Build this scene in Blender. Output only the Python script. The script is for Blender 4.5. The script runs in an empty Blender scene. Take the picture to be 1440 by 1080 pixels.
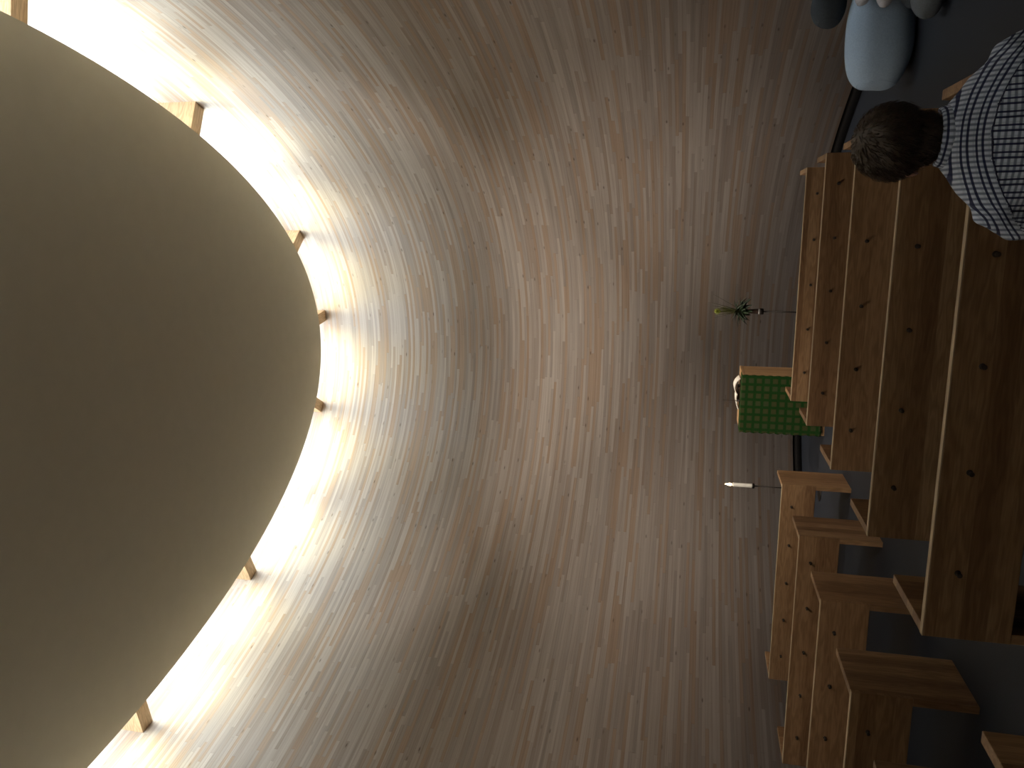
import bpy, bmesh, math, random
from mathutils import Vector, Matrix, noise
random.seed(7)
PI = math.pi
SC = bpy.context.scene
COL = SC.collection

# ------------------------------------------------------------------ helpers
def link(name, me, mat=None, parent=None):
    o = bpy.data.objects.new(name, me)
    COL.objects.link(o)
    if mat is not None:
        for m in (mat if isinstance(mat, (list, tuple)) else [mat]):
            me.materials.append(m)
    if parent is not None:
        o.parent = parent
    return o

def obj(name, bm, mat, parent=None, smooth=False, loc=None):
    me = bpy.data.meshes.new(name)
    bmesh.ops.recalc_face_normals(bm, faces=bm.faces)
    bm.to_mesh(me); bm.free()
    if smooth:
        for p in me.polygons: p.use_smooth = True
    o = link(name, me, mat, parent)
    if loc is not None: o.location = loc
    return o

def tag(o, label=None, cat=None, group=None, kind=None):
    if label: o['label'] = label
    if cat: o['category'] = cat
    if group: o['group'] = group
    if kind: o['kind'] = kind
    return o

def thing(name, label, cat, loc=(0, 0, 0), rz=0.0, group=None):
    o = bpy.data.objects.new(name, None)
    COL.objects.link(o)
    o.empty_display_size = 0.1
    o.location = loc; o.rotation_euler = (0, 0, rz)
    return tag(o, label, cat, group)

def copy_tree(o, parent=None):
    c = o.copy(); COL.objects.link(c)
    if parent is not None: c.parent = parent
    for ch in list(o.children): copy_tree(ch, c)
    return c

def add_box(bm, x0, x1, y0, y1, z0, z1, bev=0.0, seg=2):
    b2 = bmesh.new()
    bmesh.ops.create_cube(b2, size=1.0)
    for v in b2.verts:
        v.co = Vector(((x0+x1)/2 + v.co.x*(x1-x0), (y0+y1)/2 + v.co.y*(y1-y0), (z0+z1)/2 + v.co.z*(z1-z0)))
    if bev > 0:
        bmesh.ops.bevel(b2, geom=list(b2.edges), offset=bev, segments=seg, affect='EDGES', profile=0.5)
    merge(bm, b2)

def merge(bm, b2):
    me = bpy.data.meshes.new('tmp'); b2.to_mesh(me); b2.free()
    bm.from_mesh(me); bpy.data.meshes.remove(me)

def box(*a, **k):
    bm = bmesh.new(); add_box(bm, *a, **k); return bm

def add_lathe(bm, prof, seg=24, c=(0, 0, 0)):
    rings = []
    for r, z in prof:
        if r < 1e-6:
            rings.append([bm.verts.new((c[0], c[1], c[2]+z))])
        else:
            rings.append([bm.verts.new((c[0]+r*math.cos(2*PI*i/seg), c[1]+r*math.sin(2*PI*i/seg), c[2]+z)) for i in range(seg)])
    for A, B in zip(rings, rings[1:]):
        for i in range(seg):
            j = (i+1) % seg
            if len(A) == 1 and len(B) == 1: continue
            if len(A) == 1: bm.faces.new((A[0], B[i], B[j]))
            elif len(B) == 1: bm.faces.new((A[i], A[j], B[0]))
            else: bm.faces.new((A[i], A[j], B[j], B[i]))
    for R, flip in ((rings[0], True), (rings[-1], False)):
        if len(R) > 1:
            bm.faces.new(R[::-1] if flip else R)

def add_tube(bm, pts, rad, seg=10, flat=1.0):
    """tapered tube through pts; rad a number or list"""
    pts = [Vector(p) for p in pts]
    if not isinstance(rad, (list, tuple)): rad = [rad]*len(pts)
    rings = []
    up = Vector((0, 0, 1))
    for i, p in enumerate(pts):
        d = (pts[min(i+1, len(pts)-1)] - pts[max(i-1, 0)])
        if d.length < 1e-9: d = Vector((0, 0, 1))
        d.normalize()
        s = d.cross(up if abs(d.dot(up)) < 0.95 else Vector((0, 1, 0))); s.normalize()
        t = d.cross(s)
        rings.append([bm.verts.new(p + (s*math.cos(2*PI*k/seg) + t*math.sin(2*PI*k/seg)*flat)*rad[i]) for k in range(seg)])
    for A, B in zip(rings, rings[1:]):
        for k in range(seg):
            j = (k+1) % seg
            bm.faces.new((A[k], A[j], B[j], B[k]))
    bm.faces.new(rings[0][::-1]); bm.faces.new(rings[-1])

def add_rings(bm, rings, seg=28, p=2.0):
    """loft of superellipse rings (centre, half width x, half depth y) stacked in z"""
    R = []
    for (cx, cy, cz, hw, hd) in rings:
        r = []
        for k in range(seg):
            a = 2*PI*k/seg
            c, s = math.cos(a), math.sin(a)
            r.append(bm.verts.new((cx + hw*math.copysign(abs(c)**(2/p), c), cy + hd*math.copysign(abs(s)**(2/p), s), cz)))
        R.append(r)
    for A, B in zip(R, R[1:]):
        for k in range(seg):
            j = (k+1) % seg
            bm.faces.new((A[k], A[j], B[j], B[k]))
    bm.faces.new(R[0][::-1]); bm.faces.new(R[-1])

def add_ball(bm, c, r, sub=3, rot=None):
    b2 = bmesh.new()
    bmesh.ops.create_icosphere(b2, subdivisions=sub, radius=1.0)
    if not isinstance(r, (list, tuple)): r = (r, r, r)
    for v in b2.verts:
        q = Vector((v.co.x*r[0], v.co.y*r[1], v.co.z*r[2]))
        if rot is not None: q = rot @ q
        v.co = q + Vector(c)
    merge(bm, b2)

def remesh(bm, voxel, smooth_it=4):
    """one continuous skin from overlapping closed volumes"""
    me = bpy.data.meshes.new('rm'); bmesh.ops.recalc_face_normals(bm, faces=bm.faces)
    bm.to_mesh(me); bm.free()
    o = bpy.data.objects.new('rm', me); COL.objects.link(o)
    m = o.modifiers.new('r', 'REMESH'); m.mode = 'VOXEL'; m.voxel_size = voxel; m.use_smooth_shade = True
    s = o.modifiers.new('s', 'SMOOTH'); s.factor = 0.5; s.iterations = smooth_it
    dg = bpy.context.evaluated_depsgraph_get()
    me2 = bpy.data.meshes.new_from_object(o.evaluated_get(dg))
    bpy.data.objects.remove(o); bpy.data.meshes.remove(me)
    for p in me2.polygons: p.use_smooth = True
    return me2

# ------------------------------------------------------------------ materials
class N:
    def __init__(s, name):
        s.m = bpy.data.materials.new(name); s.m.use_nodes = True
        s.t = s.m.node_tree; s.n = s.t.nodes; s.l = s.t.links
        s.bsdf = s.n['Principled BSDF']
    def node(s, typ, **kw):
        nd = s.n.new(typ)
        for k, v in kw.items(): setattr(nd, k, v)
        return nd
    def put(s, sock, v):
        if hasattr(v, 'is_output') or isinstance(v, bpy.types.NodeSocket): s.l.new(v, sock)
        else: sock.default_value = v
    def math(s, op, a, b=None, c=None):
        nd = s.node('ShaderNodeMath', operation=op)
        s.put(nd.inputs[0], a)
        if b is not None: s.put(nd.inputs[1], b)
        if c is not None: s.put(nd.inputs[2], c)
        return nd.outputs[0]
    def comb(s, x, y, z=0.0):
        nd = s.node('ShaderNodeCombineXYZ')
        for i, v in enumerate((x, y, z)): s.put(nd.inputs[i], v)
        return nd.outputs[0]
    def sep(s, v):
        nd = s.node('ShaderNodeSeparateXYZ'); s.l.new(v, nd.inputs[0]); return nd.outputs
    def coord(s, which='Object'):
        return s.node('ShaderNodeTexCoord').outputs[which]
    def noise(s, vec, scale=5.0, detail=3.0, rough=0.5):
        nd = s.node('ShaderNodeTexNoise'); s.l.new(vec, nd.inputs['Vector'])
        nd.inputs['Scale'].default_value = scale; nd.inputs['Detail'].default_value = detail
        nd.inputs['Roughness'].default_value = rough
        return nd.outputs[0]
    def white(s, vec):
        nd = s.node('ShaderNodeTexWhiteNoise', noise_dimensions='3D'); s.l.new(vec, nd.inputs['Vector']); return nd.outputs[0]
    def ramp(s, f, stops):
        nd = s.node('ShaderNodeValToRGB'); s.l.new(f, nd.inputs[0])
        el = nd.color_ramp.elements
        while len(el) < len(stops): el.new(0.5)
        for e, (p, c) in zip(el, stops):
            e.position = p; e.color = (c[0], c[1], c[2], 1)
        return nd.outputs[0]
    def mix(s, f, a, b, mode='MIX'):
        nd = s.node('ShaderNodeMix', data_type='RGBA', blend_type=mode)
        s.put(nd.inputs[0], f)
        for i, v in ((6, a), (7, b)):
            if isinstance(v, (tuple, list)): nd.inputs[i].default_value = (v[0], v[1], v[2], 1)
            else: s.l.new(v, nd.inputs[i])
        return nd.outputs[2]
    def color(s, c):
        if isinstance(c, (tuple, list)): s.bsdf.inputs['Base Color'].default_value = (c[0], c[1], c[2], 1)
        else: s.l.new(c, s.bsdf.inputs['Base Color'])
    def rough(s, r): s.put(s.bsdf.inputs['Roughness'], r)
    def spec(s, r): s.bsdf.inputs['Specular IOR Level'].default_value = r
    def bump(s, h, strength=0.3, dist=0.01):
        nd = s.node('ShaderNodeBump'); nd.inputs['Strength'].default_value = strength
        nd.inputs['Distance'].default_value = dist
        s.l.new(h, nd.inputs['Height']); s.l.new(nd.outputs[0], s.bsdf.inputs['Normal'])

def srgb(r, g, b):
    f = lambda c: (c/255/12.92) if c/255 <= 0.04045 else ((c/255+0.055)/1.055)**2.4
    return (f(r), f(g), f(b))

def simple(name, c, rough=0.6, metal=0.0, var=0.12, scale=30.0, spec=0.4):
    k = N(name)
    n = k.noise(k.coord(), scale, 3)
    lo = tuple(x*(1-var) for x in c); hi = tuple(min(1, x*(1+var)) for x in c)
    k.color(k.ramp(n, [(0.3, lo), (0.7, hi)]))
    k.rough(rough); k.bsdf.inputs['Metallic'].default_value = metal; k.spec(spec)
    return k.m

def plank_wall():
    k = N('alder_planks')
    uv = k.sep(k.coord('UV')); U, V = uv[0], uv[1]
    HH = 0.038
    vr = k.math('DIVIDE', V, HH); row = k.math('FLOOR', vr); fr = k.math('FRACT', vr)
    off = k.math('MULTIPLY', k.white(k.comb(row, 3.1)), 37.0)
    ln = k.math('ADD', 0.85, k.math('MULTIPLY', k.white(k.comb(row, 9.7)), 1.1))
    uu = k.math('ADD', k.math('DIVIDE', U, ln), off)
    colm = k.math('FLOOR', uu); fu = k.math('FRACT', uu)
    w1 = k.white(k.comb(row, colm, 1.0)); w2 = k.white(k.comb(row, colm, 5.0)); w3 = k.white(k.comb(row, colm, 11.0))
    base = k.ramp(w1, [(0.0, (0.445, 0.385, 0.345)), (0.25, (0.52, 0.475, 0.44)), (0.6, (0.565, 0.525, 0.49)), (1.0, (0.62, 0.58, 0.545))])
    warm = k.mix(k.math('MULTIPLY', k.math('GREATER_THAN', w2, 0.72), 0.7), base, (0.50, 0.365, 0.26))
    grey = k.mix(k.math('MULTIPLY', k.math('GREATER_THAN', w3, 0.78), 0.5), warm, (0.42, 0.385, 0.365))
    # long fibres along each plank
    gv = k.comb(k.math('ADD', k.math('MULTIPLY', U, 1.1), k.math('MULTIPLY', w1, 50.0)), k.math('MULTIPLY', V, 60.0), k.math('MULTIPLY', w2, 9.0))
    g = k.noise(gv, 1.0, 4, 0.6)
    c1 = k.mix(1.0, grey, k.ramp(g, [(0.25, (0.84, 0.82, 0.80)), (0.55, (1, 1, 1)), (0.8, (1.07, 1.06, 1.05))]), 'MULTIPLY')
    # knots
    vo = k.node('ShaderNodeTexVoronoi', voronoi_dimensions='2D')
    k.l.new(k.comb(k.math('MULTIPLY', U, 1.7), k.math('MULTIPLY', V, 6.0)), vo.inputs['Vector']); vo.inputs['Scale'].default_value = 1.0
    kn = k.ramp(vo.outputs['Distance'], [(0.0, (1, 1, 1)), (0.03, (0.7, 0.7, 0.7)), (0.07, (0, 0, 0))])
    sel = k.math('MULTIPLY', k.math('GREATER_THAN', k.sep(vo.outputs['Color'])[0], 0.6), k.math('MULTIPLY_ADD', k.sep(vo.outputs['Color'])[1], 0.8, 0.2))
    c2 = k.mix(k.math('MULTIPLY', k.math('MULTIPLY', kn, sel), 0.8), c1, (0.07, 0.04, 0.025))
    # dark streaks and board joints
    st = k.noise(k.comb(k.math('MULTIPLY', U, 0.7), k.math('MULTIPLY', V, 42.0), 4.0), 1.0, 3)
    c3 = k.mix(k.math('MULTIPLY', k.ramp(st, [(0.54, (0, 0, 0)), (0.70, (1, 1, 1))]), 0.38), c2, (0.3, 0.22, 0.17))
    jv = k.math('LESS_THAN', fr, 0.045); ju = k.math('LESS_THAN', fu, 0.003)
    jj = k.math('MAXIMUM', jv, ju)
    c4 = k.mix(k.math('MULTIPLY', jj, 0.3), c3, (0.2, 0.14, 0.10))
    k.color(c4); k.rough(0.62); k.spec(0.3)
    k.bump(k.math('ADD', k.math('SUBTRACT', 1.0, jj), k.math('MULTIPLY', w2, 0.6)), 0.35, 0.004)
    return k.m

def board_wood(name, axis, c_dark, c_mid, c_light, seed=0.0):
    """solid timber, fibres along 'x' or 'z' of the object"""
    k = N(name)
    xyz = k.sep(k.coord('Object'))
    rnd = k.node('ShaderNodeObjectInfo').outputs['Random']
    along = xyz[0] if axis == 'x' else (xyz[2] if axis == 'z' else xyz[1])
    ac = xyz[2] if axis == 'x' else (xyz[1] if axis == 'z' else xyz[0])
    ac2 = xyz[1] if axis == 'x' else (xyz[0] if axis == 'z' else xyz[2])
    o1 = k.math('MULTIPLY', rnd, 40.0)
    # glued staves, each of its own tone
    st = k.math('FLOOR', k.math('DIVIDE', k.math('ADD', ac, 5.0), 0.092))
    w = k.white(k.comb(st, o1, seed))
    vec = k.comb(k.math('ADD', k.math('MULTIPLY', along, 1.3), k.math('ADD', o1, k.math('MULTIPLY', w, 20.0))), k.math('MULTIPLY', ac, 9.0), k.math('MULTIPLY', ac2, 9.0))
    big = k.noise(vec, 1.0, 3, 0.6)
    fine = k.noise(k.comb(k.math('MULTIPLY', along, 6.0), k.math('MULTIPLY', ac, 160.0), k.math('MULTIPLY', ac2, 160.0)), 1.0, 2)
    # cathedral figure
    rg = k.math('SINE', k.math('MULTIPLY', big, 55.0))
    base = k.ramp(k.math('ADD', k.math('MULTIPLY', big, 0.6), k.math('MULTIPLY', w, 0.4)), [(0.22, c_dark), (0.5, c_mid), (0.78, c_light)])
    c1 = k.mix(1.0, base, k.ramp(k.math('MULTIPLY_ADD', rg, 0.5, 0.5), [(0.0, (0.82, 0.79, 0.76)), (1.0, (1.05, 1.04, 1.03))]), 'MULTIPLY')
    c2 = k.mix(1.0, c1, k.ramp(fine, [(0.3, (0.86, 0.84, 0.82)), (0.7, (1.08, 1.07, 1.06))]), 'MULTIPLY')
    k.color(c2); k.rough(0.5); k.spec(0.35)
    k.bump(fine, 0.12, 0.002)
    return k.m

PW = ((0.145, 0.080, 0.040), (0.235, 0.142, 0.074), (0.30, 0.195, 0.108))
PE_LIT = ((0.36, 0.29, 0.19), (0.42, 0.34, 0.225), (0.47, 0.385, 0.26))  # paler pew tones: light from above painted into the backrest top edges
M = {}
M['wall'] = plank_wall()
M['board'] = board_wood('pew_board_wood', 'x', *PW)
M['panel'] = board_wood('pew_panel_wood', 'z', *PW, seed=3.0)
M['edge'] = board_wood('pew_lit_edge_wood', 'x', *PE_LIT, seed=2.0)
M['altar'] = board_wood('altar_wood', 'z', (0.30, 0.18, 0.085), (0.37, 0.235, 0.12), (0.43, 0.28, 0.15), seed=6.0)
M['beam'] = board_wood('beam_wood', 'y', (0.56, 0.40, 0.24), (0.64, 0.48, 0.30), (0.70, 0.54, 0.36), seed=8.0)
M['plaster'] = simple('ceiling_plaster', (0.50, 0.475, 0.39), 0.9, var=0.02, scale=6, spec=0.1)
M['floor'] = simple('floor_stone', (0.011, 0.014, 0.021), 0.6, var=0.15, scale=60, spec=0.3)
M['black'] = simple('black_recess', (0.008, 0.008, 0.009), 0.6, var=0.1, spec=0.2)
M['iron'] = simple('black_iron', (0.014, 0.011, 0.010), 0.45, metal=0.6, var=0.2)
M['peg'] = simple('dark_peg', (0.022, 0.015, 0.010), 0.85, var=0.2)
M['wax'] = simple('candle_wax', (0.72, 0.72, 0.68), 0.5, var=0.03)
M['wax_melt'] = simple('melted_wax', (0.78, 0.76, 0.66), 0.25, var=0.03)
M['paper'] = simple('book_paper', (0.78, 0.76, 0.70), 0.8, var=0.04)
M['leather'] = simple('book_leather', (0.045, 0.02, 0.012), 0.5, var=0.2)
M['metal'] = simple('cross_metal', (0.16, 0.13, 0.10), 0.35, metal=0.9)
M['steel'] = simple('switch_metal', (0.5, 0.52, 0.5), 0.3, metal=0.8)
M['felt_pale'] = simple('pale_felt', (0.25, 0.33, 0.43), 0.95, var=0.08, scale=90, spec=0.1)
M['felt_white'] = simple('white_felt', (0.27, 0.275, 0.30), 0.95, var=0.06, scale=90, spec=0.1)
M['felt_dark'] = simple('charcoal_felt', (0.034, 0.040, 0.046), 0.95, var=0.12, scale=90, spec=0.1)
M['felt_grey'] = simple('grey_felt', (0.075, 0.085, 0.095), 0.95, var=0.1, scale=90, spec=0.1)
M['skin'] = simple('skin', (0.52, 0.28, 0.20), 0.55, var=0.06, scale=25)
M['hair'] = simple('brown_hair', (0.055, 0.038, 0.025), 0.55, var=0.35, scale=70)
M['denim'] = simple('dark_trousers', (0.03, 0.035, 0.05), 0.85, var=0.15, scale=120)
M['shoe'] = simple('black_shoe', (0.02, 0.017, 0.015), 0.45)
M['eye'] = simple('eye_white', (0.7, 0.68, 0.65), 0.2, var=0.02)
M['lip'] = simple('lip_skin', (0.42, 0.18, 0.14), 0.5)
M['leaf'] = simple('dark_leaf', (0.012, 0.026, 0.010), 0.5, var=0.5, scale=40)
M['blade'] = simple('grass_blade', (0.055, 0.058, 0.018), 0.55, var=0.4, scale=25)
M['flower'] = simple('yellow_green_flower', (0.20, 0.23, 0.025), 0.6, var=0.3, scale=60)
M['band'] = simple('pale_band', (0.30, 0.30, 0.30), 0.6)
M['stem'] = simple('brown_stem', (0.035, 0.018, 0.012), 0.6, var=0.4, scale=50)

def emis(name, c, s):
    k = N(name)
    e = k.node('ShaderNodeEmission'); e.inputs[0].default_value = (*c, 1); e.inputs[1].default_value = s
    k.l.new(e.outputs[0], k.n['Material Output'].inputs['Surface'])
    return k.m
SKY_STRENGTH = 21.5
M['skylight'] = emis('skylight_glazing', (0.86, 0.95, 1.0), SKY_STRENGTH)
M['flame'] = emis('candle_flame', (1.0, 0.74, 0.42), 16.0)

def altar_cloth_mat():
    k = N('green_checked_cloth')
    x, y, z = k.sep(k.coord('Object'))
    P = 0.094
    def band(c, o):
        f = k.math('FRACT', k.math('ADD', k.math('DIVIDE', c, P), o))
        d = k.math('ABSOLUTE', k.math('SUBTRACT', f, 0.5))
        return k.math('SUBTRACT', 1.0, k.math('SMOOTH_MIN', 1.0, k.math('MAXIMUM', 0.0, k.math('MULTIPLY', k.math('SUBTRACT', d, 0.26), 9.0)), 0.2))
    zz = k.math('ADD', z, y)
    sq = k.math('MULTIPLY', band(x, 0.39), band(zz, 0.55))
    ix = k.math('FLOOR', k.math('ADD', k.math('DIVIDE', x, P), 0.39)); iz = k.math('FLOOR', k.math('ADD', k.math('DIVIDE', zz, P), 0.55))
    w = k.white(k.comb(ix, iz))
    weave = k.noise(k.coord(), 220, 2)
    gr = k.ramp(weave, [(0.3, (0.005, 0.022, 0.004)), (0.7, (0.009, 0.040, 0.007))])
    bl = k.ramp(w, [(0.0, (0.042, 0.038, 0.014)), (0.5, (0.046, 0.044, 0.018)), (1.0, (0.038, 0.044, 0.020))])
    k.color(k.mix(k.math('MULTIPLY', sq, 0.68), gr, bl)); k.rough(0.9); k.spec(0.1)
    k.bump(k.math('ADD', weave, sq), 0.3, 0.003)
    return k.m
M['cloth'] = altar_cloth_mat()

def shirt_mat():
    k = N('blue_white_checked_cotton')
    uv = k.sep(k.coord('UV')); U, V = uv[0], uv[1]
    def line(c, period, off, w, soft):
        f = k.math('FRACT', k.math('ADD', k.math('DIVIDE', c, period), off))
        d = k.math('MULTIPLY', k.math('ABSOLUTE', k.math('SUBTRACT', f, 0.5)), period)
        return k.math('SUBTRACT', 1.0, k.math('MINIMUM', 1.0, k.math('MAXIMUM', 0.0, k.math('DIVIDE', k.math('SUBTRACT', d, w), soft))))
    wob = k.math('MULTIPLY', k.math('SUBTRACT', k.noise(k.coord(), 9.0, 2), 0.5), 0.006)
    u2 = k.math('ADD', U, wob); v2 = k.math('ADD', V, wob)
    bold = k.math('MAXIMUM', line(u2, 0.031, 0.10, 0.0019, 0.0008), line(u2, 0.031, 0.50, 0.0021, 0.0009))
    fine = line(v2, 0.0125, 0.0, 0.0018, 0.0022)
    fine2 = line(u2, 0.0155, 0.3, 0.001, 0.002)
    c = k.mix(k.math('MULTIPLY', fine, 0.8), (0.55, 0.62, 0.74), (0.09, 0.12, 0.20))
    c = k.mix(k.math('MULTIPLY', fine2, 0.25), c, (0.15, 0.19, 0.28))
    c = k.mix(k.math('MULTIPLY', bold, 0.95), c, (0.010, 0.014, 0.055))
    k.color(c); k.rough(0.85); k.spec(0.15)
    nz = k.noise(k.coord(), 14.0, 3); fb = k.noise(k.coord(), 400.0, 1)
    k.bump(k.math('ADD', nz, k.math('MULTIPLY', fb, 0.05)), 0.55, 0.02)
    return k.m
M['shirt'] = shirt_mat()

# ------------------------------------------------------------------ room plan (x across the pews, y towards the altar)
A0, B0, W0, L0 = -1.815, 4.58, 3.74, 6.97
Hc = 7.47            # underside of the ceiling
GAP = 0.41
NP = 240
def plan(offset):
    raw = []
    for i in range(4000):
        t = 2*PI*i/4000 + PI
        c, s = math.cos(t), math.sin(t)
        raw.append(Vector((A0 + W0*s, B0 + L0*math.copysign(abs(c)**(2/1.7), c), 0)))
    out = []
    n = len(raw)
    for i in range(n):
        d = raw[(i+6) % n] - raw[i-6]; d.normalize()
        nn = Vector((-d.y, d.x, 0))          # outward for this winding
        out.append(raw[i] + nn*offset)
    # resample by arc length
    acc = [0.0]
    for i in range(n): acc.append(acc[-1] + (out[(i+1) % n]-out[i]).length)
    T = acc[-1]; res = []; j = 0
    for k in range(NP):
        s = T*k/NP
        while acc[j+1] < s: j += 1
        f = (s-acc[j])/max(1e-9, acc[j+1]-acc[j])
        res.append(out[j].lerp(out[(j+1) % n], f))
    return res, T
CEIL, _ = plan(0.0)
WALL, WT = plan(GAP)
WALLO, _ = plan(GAP+0.16)
RIM, _ = plan(-0.08)
BASE, _ = plan(GAP+0.04)

def ring_wall(inner, outer, z0, z1, T):
    bm = bmesh.new(); uv = bm.loops.layers.uv.new('UVMap')
    n = len(inner)
    def quad(a, b, c, d, uvs):
        f = bm.faces.new((a, b, c, d)); f.smooth = True
        for lp, q in zip(f.loops, uvs): lp[uv].uv = q
    I0 = [bm.verts.new((p.x, p.y, z0)) for p in inner]; I1 = [bm.verts.new((p.x, p.y, z1)) for p in inner]
    O0 = [bm.verts.new((p.x, p.y, z0)) for p in outer]; O1 = [bm.verts.new((p.x, p.y, z1)) for p in outer]
    for i in range(n):
        j = (i+1) % n; u0, u1 = T*i/n, T*(i+1)/n
        quad(I0[i], I0[j], I1[j], I1[i], ((u0, z0), (u1, z0), (u1, z1), (u0, z1)))
        quad(O0[j], O0[i], O1[i], O1[j], ((u1, z0), (u0, z0), (u0, z1), (u1, z1)))
        quad(I1[i], I1[j], O1[j], O1[i], ((u0, z1), (u1, z1), (u1, z1), (u0, z1)))
        quad(I0[j], I0[i], O0[i], O0[j], ((u1, z0), (u0, z0), (u0, z0), (u1, z0)))
    return bm

ZTOP = Hc + 2.1
w = obj('wall_curved', ring_wall(WALL, WALLO, 0.125, ZTOP, WT), M['wall'])
tag(w, 'tall curved wall of thin horizontal wooden planks', 'wall', kind='structure')
b = obj('baseboard_curved', ring_wall(BASE, WALLO, 0.0, 0.124, WT), M['black'])
tag(b, 'black recessed strip at the foot of the plank wall', 'baseboard', kind='structure')

def slab(pts, z0, z1):
    bm = bmesh.new()
    lo = [bm.verts.new((p.x, p.y, z0)) for p in pts]; hi = [bm.verts.new((p.x, p.y, z1)) for p in pts]
    bm.faces.new(lo); bm.faces.new(hi[::-1])
    n = len(pts)
    for i in range(n):
        j = (i+1) % n
        bm.faces.new((lo[i], lo[j], hi[j], hi[i]))
    return bm
tag(obj('floor', slab(WALLO, -0.15, 0.0), M['floor']), 'dark blue-grey stone floor', 'floor', kind='structure')
tag(obj('ceiling', slab(CEIL, Hc, Hc+0.075), M['plaster']), 'smooth plaster ceiling panel with a rounded end, floating inside the wall', 'ceiling', kind='structure')
tag(obj('ceiling_roof', slab(RIM, ZTOP, ZTOP+0.12), M['plaster']), 'roof above the floating ceiling panel', 'roof', kind='structure')
# glazing of the ring-shaped rooflight
bm = bmesh.new(); n = NP
a0 = [bm.verts.new((p.x, p.y, ZTOP+0.01)) for p in RIM]; a1 = [bm.verts.new((p.x, p.y, ZTOP+0.01)) for p in WALLO]
c0 = [bm.verts.new((p.x, p.y, ZTOP+0.03)) for p in RIM]; c1 = [bm.verts.new((p.x, p.y, ZTOP+0.03)) for p in WALLO]
for i in range(n):
    j = (i+1) % n
    bm.faces.new((a0[i], a0[j], a1[j], a1[i])); bm.faces.new((c0[j], c0[i], c1[i], c1[j]))
    bm.faces.new((a0[j], a0[i], c0[i], c0[j])); bm.faces.new((a1[i], a1[j], c1[j], c1[i]))
tag(obj('window_1', bm, M['skylight']), 'bright ring of rooflight glazing between ceiling and wall', 'window', kind='structure')

# ------------------------------------------------------------------ roof beams crossing the gap
def nearest(x, y):
    i = min(range(NP), key=lambda k: (CEIL[k].x-x)**2 + (CEIL[k].y-y)**2)
    d = (CEIL[(i+1) % NP]-CEIL[i-1]).normalized()
    return i, CEIL[i], Vector((-d.y, d.x, 0))
beams = [(-5.49, 6.82, 'lowest'), (-4.67, 9.23, 'second lowest'), (-2.84, 11.45, 'third lowest'), (-1.45, 11.65, 'middle one'),
         (-0.318, 11.03, 'third from the top'), (1.223, 8.80, 'second from the top'), (1.733, 6.33, 'topmost')]
beam_idx = []
for x, y, where in beams:
    i, p, nn = nearest(x, y); beam_idx.append(i)
    bm = box(-0.09, 0.09, -0.7, GAP+0.01, 0.08, 0.80, bev=0.004)
    o = obj('roof_beam', bm, M['beam'], loc=(p.x, p.y, Hc))
    o.rotation_euler = (0, 0, math.atan2(-nn.x, nn.y))
    tag(o, 'short brown wooden beam across the bright ceiling gap, ' + where + ' of the seven in the photo', 'beam', 'wooden beams crossing the ceiling gap')

# ------------------------------------------------------------------ pews
PL, PH, PD = 2.185, 0.66, 0.495     # length, height, depth
def make_pew():
    r = thing('pew', '', 'pew')
    t = 0.042
    # origin at the left rear floor corner, seat opens towards +y
    obj('backrest', box(0.0, PL, 0.0, 0.034, PH-0.325, PH-0.0045, bev=0.003), M['board'], r)
    obj('lit_top_edge', box(0.0, PL, 0.0005, 0.0335, PH-0.0044, PH, bev=0.0012), M['edge'], r)['label'] = 'top edge of the backrest, painted paler as if lit from above'
    for x0 in (0.001, PL-t-0.001):
        obj('end_panel', box(x0, x0+t, 0.0345, PD, 0.0, PH-0.001, bev=0.003), M['panel'], r)
    for x0 in (0.001, PL-t-0.001):
        obj('end_post', box(x0, x0+t, 0.002, 0.0342, 0.0, PH-0.3255, bev=0.002), M['panel'], r)
    obj('seat', box(t+0.0015, PL-t-0.0015, 0.036, PD-0.03, 0.355, 0.388, bev=0.004), M['board'], r)
    obj('seat_rail', box(t+0.0015, PL-t-0.0015, PD-0.105, PD-0.075, 0.27, 0.3545, bev=0.003), M['board'], r)
    for k in range(5):
        bm = bmesh.new()
        add_lathe(bm, [(0.012, 0.0), (0.0115, 0.003), (0.007, 0.005), (0.0065, 0.018), (0.0095, 0.021), (0.010, 0.027), (0.007, 0.030), (0.0, 0.0305)], 14)
        bmesh.ops.rotate(bm, verts=bm.verts, cent=(0, 0, 0), matrix=Matrix.Rotation(PI/2, 3, 'X'))
        bmesh.ops.translate(bm, verts=bm.verts, vec=(0.284+k*0.417, 0.0, PH-0.105))
        obj('peg', bm, M['peg'], r, smooth=True)
    return r
pew0 = make_pew()
first = True
def place_pew(x, y, label):
    global first
    p = pew0 if first else copy_tree(pew0)
    first = False
    p.location = (x, y, 0); p['label'] = label; p['group'] = 'wooden pews in rows facing the altar'
ords = ['nearest the green altar', 'second from the altar', 'third from the altar', 'fourth from the altar', 'fifth from the altar']
for y, od in zip((7.80, 6.69, 5.47, 4.275, 3.216), ords):
    place_pew(-1.645 - (0.035 if y > 7.5 else 0), y, 'brown wooden pew on the bouquet side of aisle, ' + od)
place_pew(-1.645, 2.035, 'brown wooden pew that the person in the checked shirt sits on')
for y, od in zip((8.01, 6.63, 5.44, 4.31, 3.235), ords):
    place_pew(-2.595-PL, y, 'brown wooden pew on the candle side of aisle, ' + od)

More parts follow.
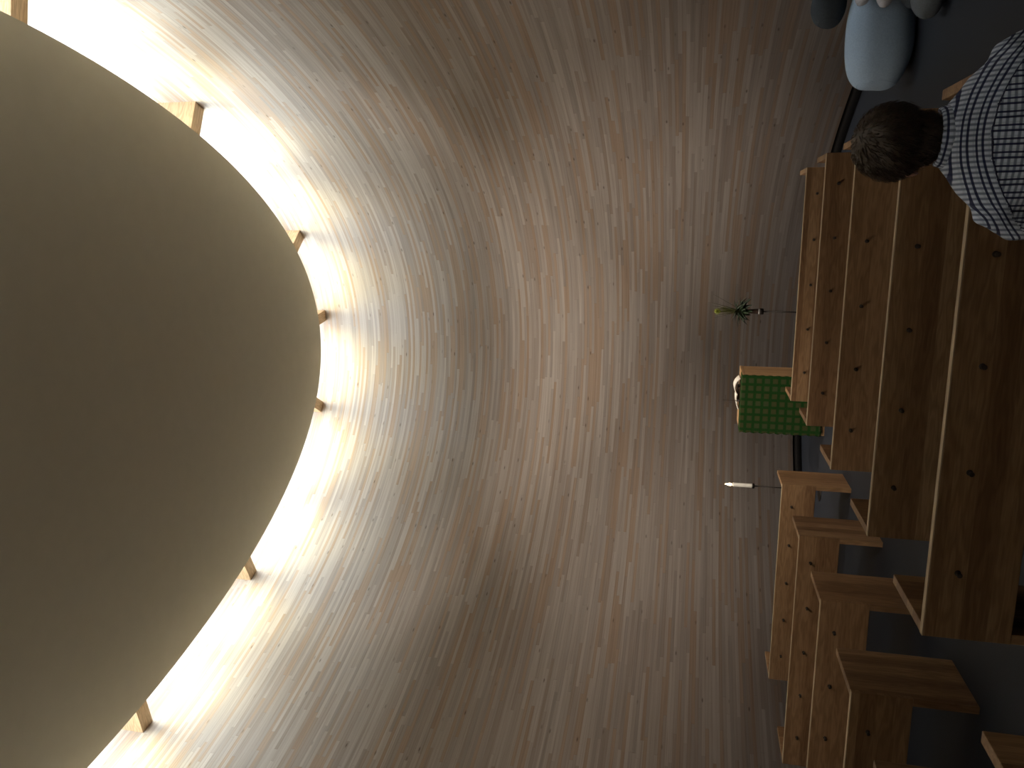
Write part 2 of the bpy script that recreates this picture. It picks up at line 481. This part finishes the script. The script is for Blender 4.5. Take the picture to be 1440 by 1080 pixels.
# ------------------------------------------------------------------ altar
AX0, AX1, AY0, AY1, AH = -2.53, -1.80, 9.785, 10.41, 0.995
al = thing('altar', 'wooden block altar half covered by a green checked cloth', 'altar', ((AX0+AX1)/2, (AY0+AY1)/2, 0))
hw, hd = (AX1-AX0)/2, (AY1-AY0)/2
obj('body', box(-hw+0.004, hw-0.004, -hd+0.012, hd-0.004, 0.0, AH-0.036, bev=0.003), M['altar'], al)
obj('top', box(-hw, hw, -hd+0.008, hd, AH-0.0355, AH-0.004, bev=0.004), M['altar'], al)
# cloth: lies on the front of the top, folds over the edge and hangs to the floor
bm = bmesh.new()
nx, path = 46, []
for k in range(7): path.append((0.20 - 0.20*k/6, AH))
for k in range(1, 5):
    a = PI/2*k/4; path.append((-0.010*math.sin(a), AH-0.010*(1-math.cos(a))))
for k in range(1, 41): path.append((-0.010, AH-0.010-(AH-0.045)*k/40))
grid = []
for (py, pz) in path:
    rw = []
    for i in range(nx+1):
        f = i/nx; drop = max(0, AH-pz)
        x = -hw+0.003 + (2*hw-0.006)*f
        if i == 0: x += 0.006*math.sin(pz*67)*(1 if drop > 0 else 0)
        if i == nx: x += 0.004*math.sin(pz*67+1)*(1 if drop > 0 else 0)
        y = -hd + py + (-abs(0.006*math.sin(f*17+1.1))*drop if drop > 0.012 else 0)
        z = pz + (0.004*math.sin(f*60) if pz < 0.05 else 0)
        rw.append(bm.verts.new((x, y, z)))
    grid.append(rw)
for A, B in zip(grid, grid[1:]):
    for i in range(nx): bm.faces.new((A[i], A[i+1], B[i+1], B[i]))
bmesh.ops.recalc_face_normals(bm, faces=bm.faces)
bmesh.ops.solidify(bm, geom=list(bm.faces), thickness=0.003)
c = obj('altar_cloth', bm, M['cloth'], smooth=True, loc=((AX0+AX1)/2, (AY0+AY1)/2, 0.002))
tag(c, 'green cloth with rows of small olive squares hanging down the altar front', 'cloth')

# open book on a low rest
bk = thing('open_book', 'open white-paged book lying on the altar top', 'book', (-2.10, 10.13, AH-0.004))
def page_block(pts, th, y0, y1):
    bm = bmesh.new()
    A = []
    for (x, z) in pts:
        A.append([bm.verts.new((x, y0, z)), bm.verts.new((x, y1, z)), bm.verts.new((x, y1, z-th)), bm.verts.new((x, y0, z-th))])
    for p, q in zip(A, A[1:]):
        for k in range(4): bm.faces.new((p[k], p[(k+1) % 4], q[(k+1) % 4], q[k]))
    bm.faces.new(A[0]); bm.faces.new(A[-1][::-1])
    return bm
rp = [(0.002, 0.044), (0.02, 0.058), (0.045, 0.070), (0.08, 0.078), (0.12, 0.074), (0.155, 0.058), (0.18, 0.038), (0.200, 0.018)]
lp = [(-0.002, 0.044), (-0.02, 0.052), (-0.05, 0.054), (-0.09, 0.050), (-0.13, 0.043), (-0.165, 0.033), (-0.19, 0.021)]
obj('right_pages', page_block(rp, 0.012, -0.13, 0.13), M['paper'], bk)
obj('left_pages', page_block(lp, 0.011, -0.13, 0.13), M['paper'], bk)
obj('cover', page_block([(-0.198, 0.005)] + [(x*1.02, z-0.0125) for x, z in lp[::-1][1:]] + [(x*1.02, z-0.0125) for x, z in rp[:-1]] + [(0.203, 0.004)], 0.003, -0.135, 0.135), M['leather'], bk)
obj('book_rest', box(-0.09, 0.09, -0.10, 0.10, 0.0, 0.024, bev=0.004), M['leather'], bk)

cr = thing('altar_cross', 'thin dark metal cross standing on the altar before the open book', 'cross', (-2.153, 9.885, AH+0.0055))
bm = bmesh.new(); add_lathe(bm, [(0.026, 0), (0.026, 0.008), (0.018, 0.016), (0.008, 0.026), (0.005, 0.034), (0.0, 0.035)], 20); obj('foot', bm, M['iron'], cr, True)
obj('upright', box(-0.0035, 0.0035, -0.003, 0.003, 0.03, 0.208, bev=0.0008), M['metal'], cr)
obj('arm', box(-0.062, 0.062, -0.0028, 0.0028, 0.172, 0.179, bev=0.0008), M['metal'], cr)

# ------------------------------------------------------------------ two slender iron stands
def make_stand(label, x, y, h, top):
    s = thing('iron_stand', label, 'stand', (x, y, 0), 0, 'slim black iron stands beside the altar')
    bm = bmesh.new(); add_lathe(bm, [(0.135, 0), (0.135, 0.008), (0.128, 0.011), (0.02, 0.014), (0.012, 0.03), (0.0, 0.031)], 36); obj('foot', bm, M['iron'], s, True)
    bm = bmesh.new(); add_lathe(bm, [(0.0078, 0.012), (0.0078, h-0.03)], 14); obj('pole', bm, M['iron'], s, True)
    bm = bmesh.new()
    if top == 'plate':
        add_lathe(bm, [(0.0, h-0.032), (0.012, h-0.032), (0.030, h-0.026), (0.034, h-0.020), (0.034, h-0.001), (0.031, h), (0.0, h)], 24)
    else:
        add_lathe(bm, [(0.0, h-0.045), (0.030, h-0.045), (0.037, h-0.038), (0.038, h-0.002), (0.036, h), (0.0, h)], 24)
    obj('holder', bm, M['iron'], s, True)
    return s
make_stand('slim black iron stand carrying the lit candle', -3.215, 9.785, 0.80, 'plate')
make_stand('slim black iron stand carrying the bouquet', -1.027, 9.785, 0.835, 'cup')
ca = thing('candle', 'tall white lit candle on its black iron stand', 'candle', (-3.215, 9.785, 0.80))
bm = bmesh.new(); add_lathe(bm, [(0.0, 0), (0.024, 0), (0.0243, 0.01), (0.0243, 0.226), (0.0235, 0.232), (0.020, 0.230), (0.0, 0.224)], 24); obj('wax', bm, M['wax'], ca, True)
bm = bmesh.new(); add_tube(bm, [(0, 0, 0.222), (0.001, 0, 0.240), (0.003, 0, 0.250)], 0.0016, 6); obj('wick', bm, M['black'], ca)
bm = bmesh.new(); add_lathe(bm, [(0.0, 0.238), (0.010, 0.246), (0.0165, 0.262), (0.0155, 0.280), (0.009, 0.305), (0.0035, 0.325), (0.0, 0.334)], 16); obj('flame', bm, M['flame'], ca, True)

# ------------------------------------------------------------------ bouquet
bq = thing('bouquet', 'bouquet of spiky dark leaves and yellow-green flower on its iron stand', 'flowers', (-1.027, 9.785, 0.835))
bm = bmesh.new(); add_lathe(bm, [(0.0, 0), (0.034, 0), (0.035, 0.004), (0.035, 0.014), (0.033, 0.018), (0.0, 0.018)], 24); obj('pale_band', bm, M['band'], bq, True)
bm = bmesh.new(); add_lathe(bm, [(0.0, 0.018), (0.031, 0.018), (0.031, 0.03), (0.026, 0.10), (0.021, 0.16), (0.020, 0.19), (0.017, 0.19), (0.0, 0.185)], 20)
obj('vase', bm, M['stem'], bq, True)['label'] = 'narrow dark brown vase'
def leaf(bm, p0, d, L, wd, droop, seg=7):
    d = Vector(d).normalized(); s = d.cross(Vector((0, 0, 1)))
    if s.length < 0.05: s = Vector((1, 0, 0))
    s.normalize(); nrm = s.cross(d)
    prev = None; p = Vector(p0); dd = d.copy()
    for k in range(seg+1):
        t = k/seg
        wk = wd*(math.sin(PI*min(1, 0.12+0.88*t))**0.8)*(1-t*0.25) + 0.0006
        cen = p
        cur = [bm.verts.new(cen - s*wk), bm.verts.new(cen - nrm*wk*0.35), bm.verts.new(cen + s*wk), bm.verts.new(cen + nrm*0.0015)]
        if prev:
            for i in range(4): bm.faces.new((prev[i], prev[(i+1) % 4], cur[(i+1) % 4], cur[i]))
        else: bm.faces.new(cur)
        prev = cur
        p = p + dd*(L/seg); dd = (dd + Vector((0, 0, -droop/seg))).normalized()
    bm.faces.new(prev[::-1])
bm = bmesh.new()
for k in range(64):
    a = 2*PI*k/64*7.0 + random.uniform(-.3, .3)
    el = random.uniform(-0.55, 0.55)
    leaf(bm, (0.012*math.cos(a), 0.012*math.sin(a), 0.215+random.uniform(-0.03, 0.06)), (math.cos(a), math.sin(a), el), random.uniform(0.11, 0.20), random.uniform(0.018, 0.029), random.uniform(0.3, 1.2))
obj('dark_leaves', bm, M['leaf'], bq, True)
bm = bmesh.new()
for k in range(24):
    a = random.uniform(0, 2*PI)
    sp = random.uniform(0.05, 0.32)
    leaf(bm, (0.01*math.cos(a), 0.01*math.sin(a), 0.22), (sp*math.cos(a), sp*math.sin(a), 1), random.uniform(0.13, 0.31), random.uniform(0.004, 0.008), random.uniform(-0.1, 0.25))
for dx, L, wd in ((0.55, 0.40, 0.006), (0.26, 0.38, 0.008), (0.17, 0.36, 0.007), (0.08, 0.35, 0.006), (-0.16, 0.27, 0.007), (-0.05, 0.30, 0.010)):
    leaf(bm, (0.01*dx, 0, 0.2), (dx, -0.12, 1), L, wd, 0.05)
obj('grass_blades', bm, M['blade'], bq, True)
bm = bmesh.new()
add_tube(bm, [(0, 0, 0.18), (-0.004, -0.02, 0.36), (-0.006, -0.03, 0.47)], 0.0035, 6)
add_tube(bm, [(0.004, 0, 0.18), (0.02, 0.0, 0.3), (0.026, -0.01, 0.40)], 0.003, 6)
obj('stems', bm, M['blade'], bq)
bm = bmesh.new()
for (cx, cy, cz, rr, cnt) in ((-0.006, -0.03, 0.49, 0.046, 34), (0.026, -0.01, 0.41, 0.026, 20)):
    for k in range(cnt):
        a = k*2.399; el = math.asin(1-2*(k+.5)/cnt)
        leaf(bm, (cx, cy, cz), (math.cos(a)*math.cos(el), math.sin(a)*math.cos(el), math.sin(el)), rr, rr*0.23, 0.1, 5)
obj('flower', bm, M['flower'], bq, True)

# ------------------------------------------------------------------ pebble-shaped floor cushions along the wall
def pebble(label, c, r, mat, rz=0.0, tilt=0.0, p=2.5, seed=0.0, group='pebble-shaped felt cushions piled by the wall'):
    bm = bmesh.new()
    bmesh.ops.create_icosphere(bm, subdivisions=5, radius=1.0)
    for v in bm.verts:
        d = v.co.normalized()
        k = (abs(d.x)**p + abs(d.y)**p + abs(d.z)**p)**(-1/p)
        k *= 1 + 0.05*noise.noise(d*1.3 + Vector((seed, seed*2, 0)))
        v.co = Vector((d.x*k*r[0], d.y*k*r[1], d.z*k*r[2]))
    R = Matrix.Rotation(rz, 3, 'Z') @ Matrix.Rotation(tilt, 3, 'Y')
    for v in bm.verts: v.co = R @ v.co
    lo = min(v.co.z for v in bm.verts)
    t = thing('pebble_cushion', label, 'cushion', (c[0], c[1], c[2]), 0, group)
    for v in bm.verts: v.co.z -= lo
    obj('cover', bm, mat, t, True)
    # seam line sewn round the cushion
    bm = bmesh.new(); pts = []
    for i in range(49):
        a = 2*PI*i/48
        d = Vector((math.cos(a)*0.92, 0.38, math.sin(a)*0.92)).normalized() if False else Vector((0.86*1.0, math.cos(a)*0.5, math.sin(a)*0.5))
        d.x = -0.80; d.normalize()
        k = (abs(d.x)**p + abs(d.y)**p + abs(d.z)**p)**(-1/p)*(1 + 0.05*noise.noise(d*1.3 + Vector((seed, seed*2, 0))))
        q = R @ Vector((d.x*k*r[0], d.y*k*r[1], d.z*k*r[2])); q.z -= lo
        pts.append(q)
    add_tube(bm, pts, 0.0022, 6)
    obj('seam', bm, mat, t, True)
    return t
pebble('large pale blue-grey pebble cushion lying on the floor by the wall', (1.50, 7.24, 0), (0.43, 0.25, 0.248), M['felt_pale'], 0.10, 0.0, 2.7, 1.0)
pebble('charcoal pebble cushion on top of the large pale one, against the wall', (1.745, 7.30, 0.505), (0.17, 0.15, 0.135), M['felt_dark'], 0.3, 0.0, 2.2, 3.0)
pebble('black pebble cushion on the floor under the white one', (1.78, 6.76, 0), (0.2, 0.19, 0.115), M['felt_dark'], 0.2, 0, 2.3, 4.0)
pebble('white pebble cushion lying on the black one', (1.80, 6.80, 0.236), (0.20, 0.16, 0.075), M['felt_white'], 0.1, 0, 2.3, 5.0)
pebble('small white pebble cushion at the top edge of the pile, above the others', (1.775, 6.90, 0.39), (0.135, 0.12, 0.062), M['felt_white'], 0.0, 0, 2.2, 6.0)
pebble('mid-grey pebble cushion on the floor at the near end of the pile', (1.64, 6.32, 0), (0.245, 0.17, 0.115), M['felt_grey'], -0.5, 0, 2.3, 7.0)

# ------------------------------------------------------------------ small fitting on the black skirting
sw = thing('wall_socket', 'tiny round metal fitting on the black strip below the plank wall', 'socket', (0, 0, 0))
def base_point(x):
    best = min((p for p in WALL if p.y > 8), key=lambda p: abs(p.x-x))
    i = WALL.index(best); d = (WALL[(i+1) % NP]-WALL[i-1]).normalized()
    return best, Vector((-d.y, d.x, 0))
p, nn = base_point(-3.52)
sw.location = (p.x+nn.x*0.04, p.y+nn.y*0.04, 0.062); sw.rotation_euler = (0, 0, math.atan2(-nn.x, nn.y))
bm = bmesh.new(); add_lathe(bm, [(0.0, 0.0), (0.026, 0.0), (0.026, 0.008), (0.018, 0.014), (0.0, 0.014)], 20)
bmesh.ops.rotate(bm, verts=bm.verts, cent=(0, 0, 0), matrix=Matrix.Rotation(PI/2, 3, 'X'))
obj('plate', bm, M['steel'], sw, True)

# ------------------------------------------------------------------ person seen from behind
PX, PY = 0.215, 2.255
pe = thing('person', 'seated person seen from behind, short brown hair and blue and white checked shirt', 'person', (PX, PY, 0))
SEAT = 0.388
HR = Matrix.Rotation(0.22, 3, 'Z')            # head turned a little to the left
HC = Vector((-0.012, 0.035, 1.117))
def hp(x, y, z): return HC + HR @ Vector((x, y, z))
bm = bmesh.new()
# torso, neck
add_rings(bm, [(0, .02, SEAT+.012, .145, .10), (0, .015, .45, .165, .12), (0, .005, .55, .155, .105), (0, -.005, .66, .155, .10), (0, -.01, .78, .17, .105),
               (0, -.005, .87, .172, .092), (0, .0, .925, .14, .07), (0, .005, .955, .095, .06), (0, .012, 1.0, .066, .062), (0, .02, 1.04, .054, .057), (0, .028, 1.09, .052, .056)])
# head
add_ball(bm, hp(0, -0.008, 0.018), (0.073, 0.090, 0.092), 3, HR)
add_ball(bm, hp(0, 0.030, -0.045), (0.056, 0.060, 0.068), 3, HR)
add_ball(bm, hp(0, 0.060, -0.090), (0.026, 0.022, 0.020), 3, HR)
add_tube(bm, [hp(0, 0.082, 0.022), hp(0, 0.097, -0.008), hp(0, 0.108, -0.026), hp(0, 0.088, -0.034)], [0.009, 0.011, 0.014, 0.012], 10)
for s in (-1, 1):
    add_ball(bm, hp(s*0.079, -0.004, -0.012), (0.010, 0.021, 0.034), 3, HR @ Matrix.Rotation(s*0.35, 3, 'Z'))
    add_ball(bm, hp(s*0.030, 0.070, 0.030), (0.026, 0.016, 0.010), 2, HR)
    # arms down to the lap
    add_tube(bm, [(s*.13, 0, .875), (s*.168, 0, .86), (s*.200, .01, .79), (s*.208, .035, .71), (s*.214, .06, .635), (s*.185, .15, .58), (s*.135, .26, .54), (s*.095, .315, .528)],
             [.045, .052, .047, .044, .040, .042, .034, .027], 14)
    # palm and fingers resting on the thighs
    add_tube(bm, [(s*.095, .315, .528), (s*.082, .35, .525), (s*.070, .392, .522)], [.027, .036, .034], 12, flat=0.5)
    for q, (off, L) in enumerate(((-.026, .070), (-.009, .080), (.009, .075), (.025, .058))):
        bx, by = s*(.070 + off*0.95), .395 - abs(off)*0.25
        add_tube(bm, [(bx, by-.012, .523), (bx-s*.004, by+L*.45, .527), (bx-s*.007, by+L*.78, .518), (bx-s*.008, by+L, .502)], [.0095, .0088, .008, .006], 10)
    add_tube(bm, [(s*.056, .335, .527), (s*.034, .362, .527), (s*.024, .388, .520), (s*.020, .405, .513)], [.011, .0105, .0095, .0075], 10)
    # legs
    add_tube(bm, [(s*.085, .03, .468), (s*.095, .2, .470), (s*.11, .36, .468), (s*.115, .435, .462), (s*.115, .462, .40), (s*.115, .468, .28), (s*.115, .46, .16), (s*.115, .455, .085)],
             [.076, .072, .062, .056, .054, .052, .040, .035], 14)
    add_tube(bm, [(s*.115, .44, .055), (s*.118, .50, .045), (s*.124, .60, .030)], [.036, .034, .026], 12)
me = remesh(bm, 0.0058, 3)
link('body', me, M['skin'], pe)
for s in (-1, 1):
    bm = bmesh.new(); add_ball(bm, hp(s*0.031, 0.0765, 0.012), 0.0115, 2); obj('eye', bm, M['eye'], pe, True)
bm = bmesh.new(); add_tube(bm, [hp(-0.022, 0.084, -0.060), hp(-0.008, 0.092, -0.058), hp(0.008, 0.092, -0.058), hp(0.022, 0.084, -0.060)], [0.002, 0.0055, 0.0055, 0.002], 8); obj('lips', bm, M['lip'], pe, True)

# shirt: one garment with sleeves, yoke, collar
bm = bmesh.new()
add_rings(bm, [(0, .02, SEAT+.014, .165, .125), (0, .015, .45, .178, .134), (0, .005, .55, .172, .122), (0, -.006, .66, .172, .117), (0, -.012, .78, .188, .121),
               (0, -.010, .865, .205, .118), (0, -.004, .915, .196, .104), (0, .002, .948, .172, .094), (0, .006, .975, .145, .086), (0, .010, 1.000, .106, .080), (0, .015, 1.022, .074, .074)], p=2.25)
for s in (-1, 1):
    add_tube(bm, [(s*.12, 0, .893), (s*.168, -.002, .880), (s*.200, .006, .825), (s*.216, .025, .745), (s*.214, .055, .645), (s*.19, .145, .592), (s*.145, .25, .550), (s*.112, .298, .538)],
             [.064, .070, .066, .061, .056, .055, .045, .040], 16)
me = remesh(bm, 0.008, 5)
# soft creases
for v in me.vertices:
    q = v.co; nrm = v.normal
    f = 0.5*noise.noise(Vector((q.x*9, q.y*9, q.z*22))) + 0.5*noise.noise(Vector((q.x*26+q.z*20, q.y*20, q.z*13+5)))
    amp = 0.0045 if q.z < 0.93 else 0.0015
    v.co = q + nrm*f*amp
def yoke_h(q): return q.z + 2.0*q.x*q.x
YL = 0.945
uvl = me.uv_layers.new(name='UVMap')
for p in me.polygons:
    c = p.center
    yk = yoke_h(c) > YL
    sleeve = abs(c.x) > 0.205
    for li in p.loop_indices:
        q = me.vertices[me.loops[li].vertex_index].co
        if yk:
            uvl.data[li].uv = (yoke_h(q) + 0.12*max(0, q.y), q.x)
        else:
            w = q.x + math.copysign(1, q.x)*max(0, q.y+0.06)*0.8
            uvl.data[li].uv = (w, q.z)
link('shirt', me, M['shirt'], pe)
# yoke seam
bm = bmesh.new()
sp = []
for i in range(33):
    x = -0.195 + 0.39*i/32
    z = YL - 2.0*x*x
    best = min((v.co for v in me.vertices if v.co.y < 0.03), key=lambda q: (q.x-x)**2 + (q.z-z)**2)
    sp.append((best.x, best.y-0.0008, best.z))
sp = [tuple((Vector(sp[max(i-1, 0)])+Vector(sp[i])+Vector(sp[min(i+1, 32)]))/3) for i in range(33)]
add_tube(bm, sp, 0.0016, 6); 
o = obj('yoke_seam', bm, M['shirt'], pe, True)
# collar: folded band round the neck
bm = bmesh.new(); uvc = bm.loops.layers.uv.new('UVMap')
prof = [(0.000, 0.000), (-0.004, 0.022), (0.000, 0.028), (0.005, 0.025), (0.010, 0.012), (0.013, -0.004), (0.009, -0.006), (0.005, 0.006)]
R = []; K = 44
for i in range(K):
    a = 2*PI*i/K
    fr = max(0, math.sin(a))
    ring = []
    for (dr, dz) in prof:
        hw_, hd_ = 0.066+dr, 0.064+dr
        ring.append(bm.verts.new((hw_*math.cos(a), 0.015 + hd_*math.sin(a), 1.014 + dz - 0.022*fr)))
    R.append(ring)
for i in range(K):
    A, B = R[i], R[(i+1) % K]
    for k in range(len(prof)):
        k2 = (k+1) % len(prof)
        f = bm.faces.new((A[k], B[k], B[k2], A[k2]))
        for lp_, (ii, kk) in zip(f.loops, ((i, k), (i+1, k), (i+1, k2), (i, k2))):
            lp_[uvc].uv = (prof[kk][1]*1.0+0.014, 0.0087*ii)
obj('collar', bm, M['shirt'], pe, True)
# trousers and shoes
bm = bmesh.new()
add_rings(bm, [(0, .025, SEAT+.004, .168, .125), (0, .02, .44, .176, .132), (0, .012, .50, .170, .124)])
for s in (-1, 1):
    add_tube(bm, [(s*.085, .03, .472), (s*.097, .2, .474), (s*.112, .36, .472), (s*.117, .44, .464), (s*.117, .468, .40), (s*.117, .474, .28), (s*.117, .468, .16), (s*.117, .462, .075)],
             [.083, .080, .071, .065, .064, .063, .056, .054], 16)
me = remesh(bm, 0.009, 4); link('trousers', me, M['denim'], pe)
for s in (-1, 1):
    bm = bmesh.new()
    add_rings(bm, [(s*.121, .52, 0.0, .046, .135), (s*.121, .52, .022, .048, .137), (s*.120, .515, .045, .045, .128), (s*.118, .485, .075, .040, .088), (s*.117, .462, .098, .037, .058)], p=2.4)
    obj('shoe', bm, M['shoe'], pe, True)
# hair: cap of short locks
bm = bmesh.new()
add_ball(bm, hp(0, -0.016, 0.027), (0.096, 0.098, 0.092), 4, HR)
add_ball(bm, hp(0, -0.038, -0.036), (0.068, 0.058, 0.066), 4, HR)
for s in (-1, 1): add_ball(bm, hp(s*0.068, 0.012, 0.012), (0.018, 0.035, 0.045), 3, HR)
hb = remesh(bm, 0.006, 4)
dele = []
bm = bmesh.new(); bm.from_mesh(hb); bpy.data.meshes.remove(hb)
inv = HR.transposed()
bm.normal_update()
roots = []
for v in bm.verts:
    l = inv @ (v.co - HC)
    f = noise.noise(Vector((l.x*40, l.y*40, l.z*22)))
    v.co += v.normal*f*0.005
    if not (l.y > 0.045 and l.z < 0.055): roots.append((v.co.copy(), v.normal.copy(), l))
# open the face side
for v in list(bm.verts):
    l = inv @ (v.co - HC)
    if l.y > 0.070 and l.z < 0.050: bm.verts.remove(v)
crown = Vector((0.012, -0.055, 0.115))
for i in range(4200):
    co, nr, l = random.choice(roots)
    # locks fall away from the crown
    away = (l - crown); away = HR @ away
    t = (away - nr*away.dot(nr))
    if t.length < 1e-4: t = Vector((1, 0, 0))
    t.normalize()
    sw_ = nr.cross(t)
    dirv = (t*1.0 + nr*random.uniform(0.15, 0.75) + sw_*random.uniform(-0.5, 0.5)).normalized()
    L = random.uniform(0.014, 0.030); wd = random.uniform(0.0007, 0.0014)
    if l.z < -0.06: L *= 0.7
    p0 = co - nr*0.003; p1 = p0 + dirv*L*0.5; p2 = p1 + (dirv - nr*0.45 + Vector((0, 0, -0.25))).normalized()*L*0.5
    a = bm.verts.new(p0 - sw_*wd); b_ = bm.verts.new(p0 + sw_*wd); b2 = bm.verts.new(p0 + nr*wd)
    c_ = bm.verts.new(p1 - sw_*wd); d_ = bm.verts.new(p1 + sw_*wd); d2 = bm.verts.new(p1 + nr*wd); e_ = bm.verts.new(p2)
    for q in ((a, b_, d_, c_), (b_, b2, d2, d_), (b2, a, c_, d2), (c_, d_, e_), (d_, d2, e_), (d2, c_, e_)): bm.faces.new(q)
obj('hair', bm, M['hair'], pe, True)

# ------------------------------------------------------------------ light
# warm strip lamps hidden above the ceiling edge, one row per bay, washing the upper wall
WARM = 3.2
def strip(i0, i1):
    i = ((i0+i1)//2) % NP
    p = CEIL[i]; d = (CEIL[(i+1) % NP]-CEIL[i-1]).normalized(); nn = Vector((-d.y, d.x, 0))
    L = (CEIL[i1 % NP]-CEIL[i0 % NP]).length*0.80
    ld = bpy.data.lights.new('strip_lamp', 'AREA'); ld.shape = 'RECTANGLE'
    ld.size = L; ld.size_y = 0.05; ld.energy = WARM*L; ld.color = (1.0, 0.92, 0.56)
    ld.spread = math.radians(60)
    o = bpy.data.objects.new('strip_lamp', ld); COL.objects.link(o)
    pos = Vector((p.x, p.y, Hc+0.40)) + nn*0.02
    tgt = Vector((p.x, p.y, Hc-0.24)) + nn*GAP
    z = (pos-tgt).normalized(); x = Vector((d.x, d.y, 0)); y = z.cross(x).normalized(); x = y.cross(z)
    o.matrix_world = Matrix((( x.x, y.x, z.x, pos.x), (x.y, y.y, z.y, pos.y), (x.z, y.z, z.z, pos.z), (0, 0, 0, 1)))
bi = sorted(beam_idx)
# bays between the beams, then equal bays round the unseen half
cuts = sorted(beam_idx)
segs = []
for a, c_ in zip(cuts, cuts[1:]+[cuts[0]+NP]):
    n_ = max(1, round((c_-a)/11))
    for k in range(n_): segs.append((a + (c_-a)*k//n_, a + (c_-a)*(k+1)//n_))
for s in segs: strip(*s)

# added fill lamps without fittings: by the ceiling edge, brightening the lower wall
SPOT = 1000.0
def fill_spot(x, y, z, tgt, en, ang):
    ld = bpy.data.lights.new('wall_fill_spot', 'SPOT'); ld.energy = SPOT*en; ld.color = (1.0, 0.84, 0.68)
    ld.spot_size = math.radians(ang); ld.spot_blend = 1.0; ld.shadow_soft_size = 0.12
    o = bpy.data.objects.new('wall_fill_spot', ld); COL.objects.link(o)
    o.location = (x, y, z)
    o.rotation_euler = (Vector(tgt)-o.location).to_track_quat('-Z', 'Y').to_euler()
for (x, y), tgt, en, ang in (((-5.35, 1.6), (1.5, 8.6, 0.0), 0.6, 42), ((1.75, 1.6), (-5.1, 8.6, 0.0), 1.0, 40),
                             ((1.75, 3.2), (-3.5, 11.2, -0.3), 0.95, 30), ((-5.35, 3.2), (-0.1, 11.2, -0.3), 0.95, 30)):
    fill_spot(x, y, Hc-0.35, tgt, en, ang)
for (x, y), tgt, en, ang in (((1.62, 7.35), (-3.3, 11.2, 0.0), 1.2, 60), ((-5.25, 7.35), (-0.3, 11.2, 0.0), 1.2, 60)):
    i, p, nn = nearest(x, y)
    fill_spot(p.x+nn.x*0.15, p.y+nn.y*0.15, Hc-0.05, tgt, en, ang)

wd = bpy.data.worlds.new('World'); SC.world = wd; wd.use_nodes = True
wd.node_tree.nodes['Background'].inputs[0].default_value = (0.05, 0.06, 0.07, 1)
wd.node_tree.nodes['Background'].inputs[1].default_value = 0.2

# ------------------------------------------------------------------ camera (held sideways: the photograph lies on its side)
F, TH, RO, HCAM, PSI = 1100.0, 0.222, 0.043, 1.6275, -0.206
fh = Vector((math.sin(PSI), math.cos(PSI), 0)); rt = Vector((math.cos(PSI), -math.sin(PSI), 0)); up = Vector((0, 0, 1))
fw = fh*math.cos(TH) + up*math.sin(TH)
dn = -(up*math.cos(TH) - fh*math.sin(TH))
u_ax = rt*math.cos(RO) - dn*math.sin(RO)
v_ax = rt*math.sin(RO) + dn*math.cos(RO)
cx, cy, cz = v_ax, u_ax, -fw
cd = bpy.data.cameras.new('camera'); co = bpy.data.objects.new('camera', cd); COL.objects.link(co)
co.matrix_world = Matrix(((cx.x, cy.x, cz.x, 0), (cx.y, cy.y, cz.y, 0), (cx.z, cy.z, cz.z, HCAM), (0, 0, 0, 1)))
cd.sensor_fit = 'HORIZONTAL'; cd.sensor_width = 36.0; cd.lens = F/1440*36.0
cd.clip_start = 0.05; cd.clip_end = 100
SC.camera = co
SC.cycles.diffuse_bounces = 10

vs = SC.view_settings
vs.view_transform = 'Standard'; vs.look = 'None'; vs.gamma = 1.0; vs.exposure = 0.0; vs.use_curve_mapping = False
SC.display_settings.display_device = 'sRGB'
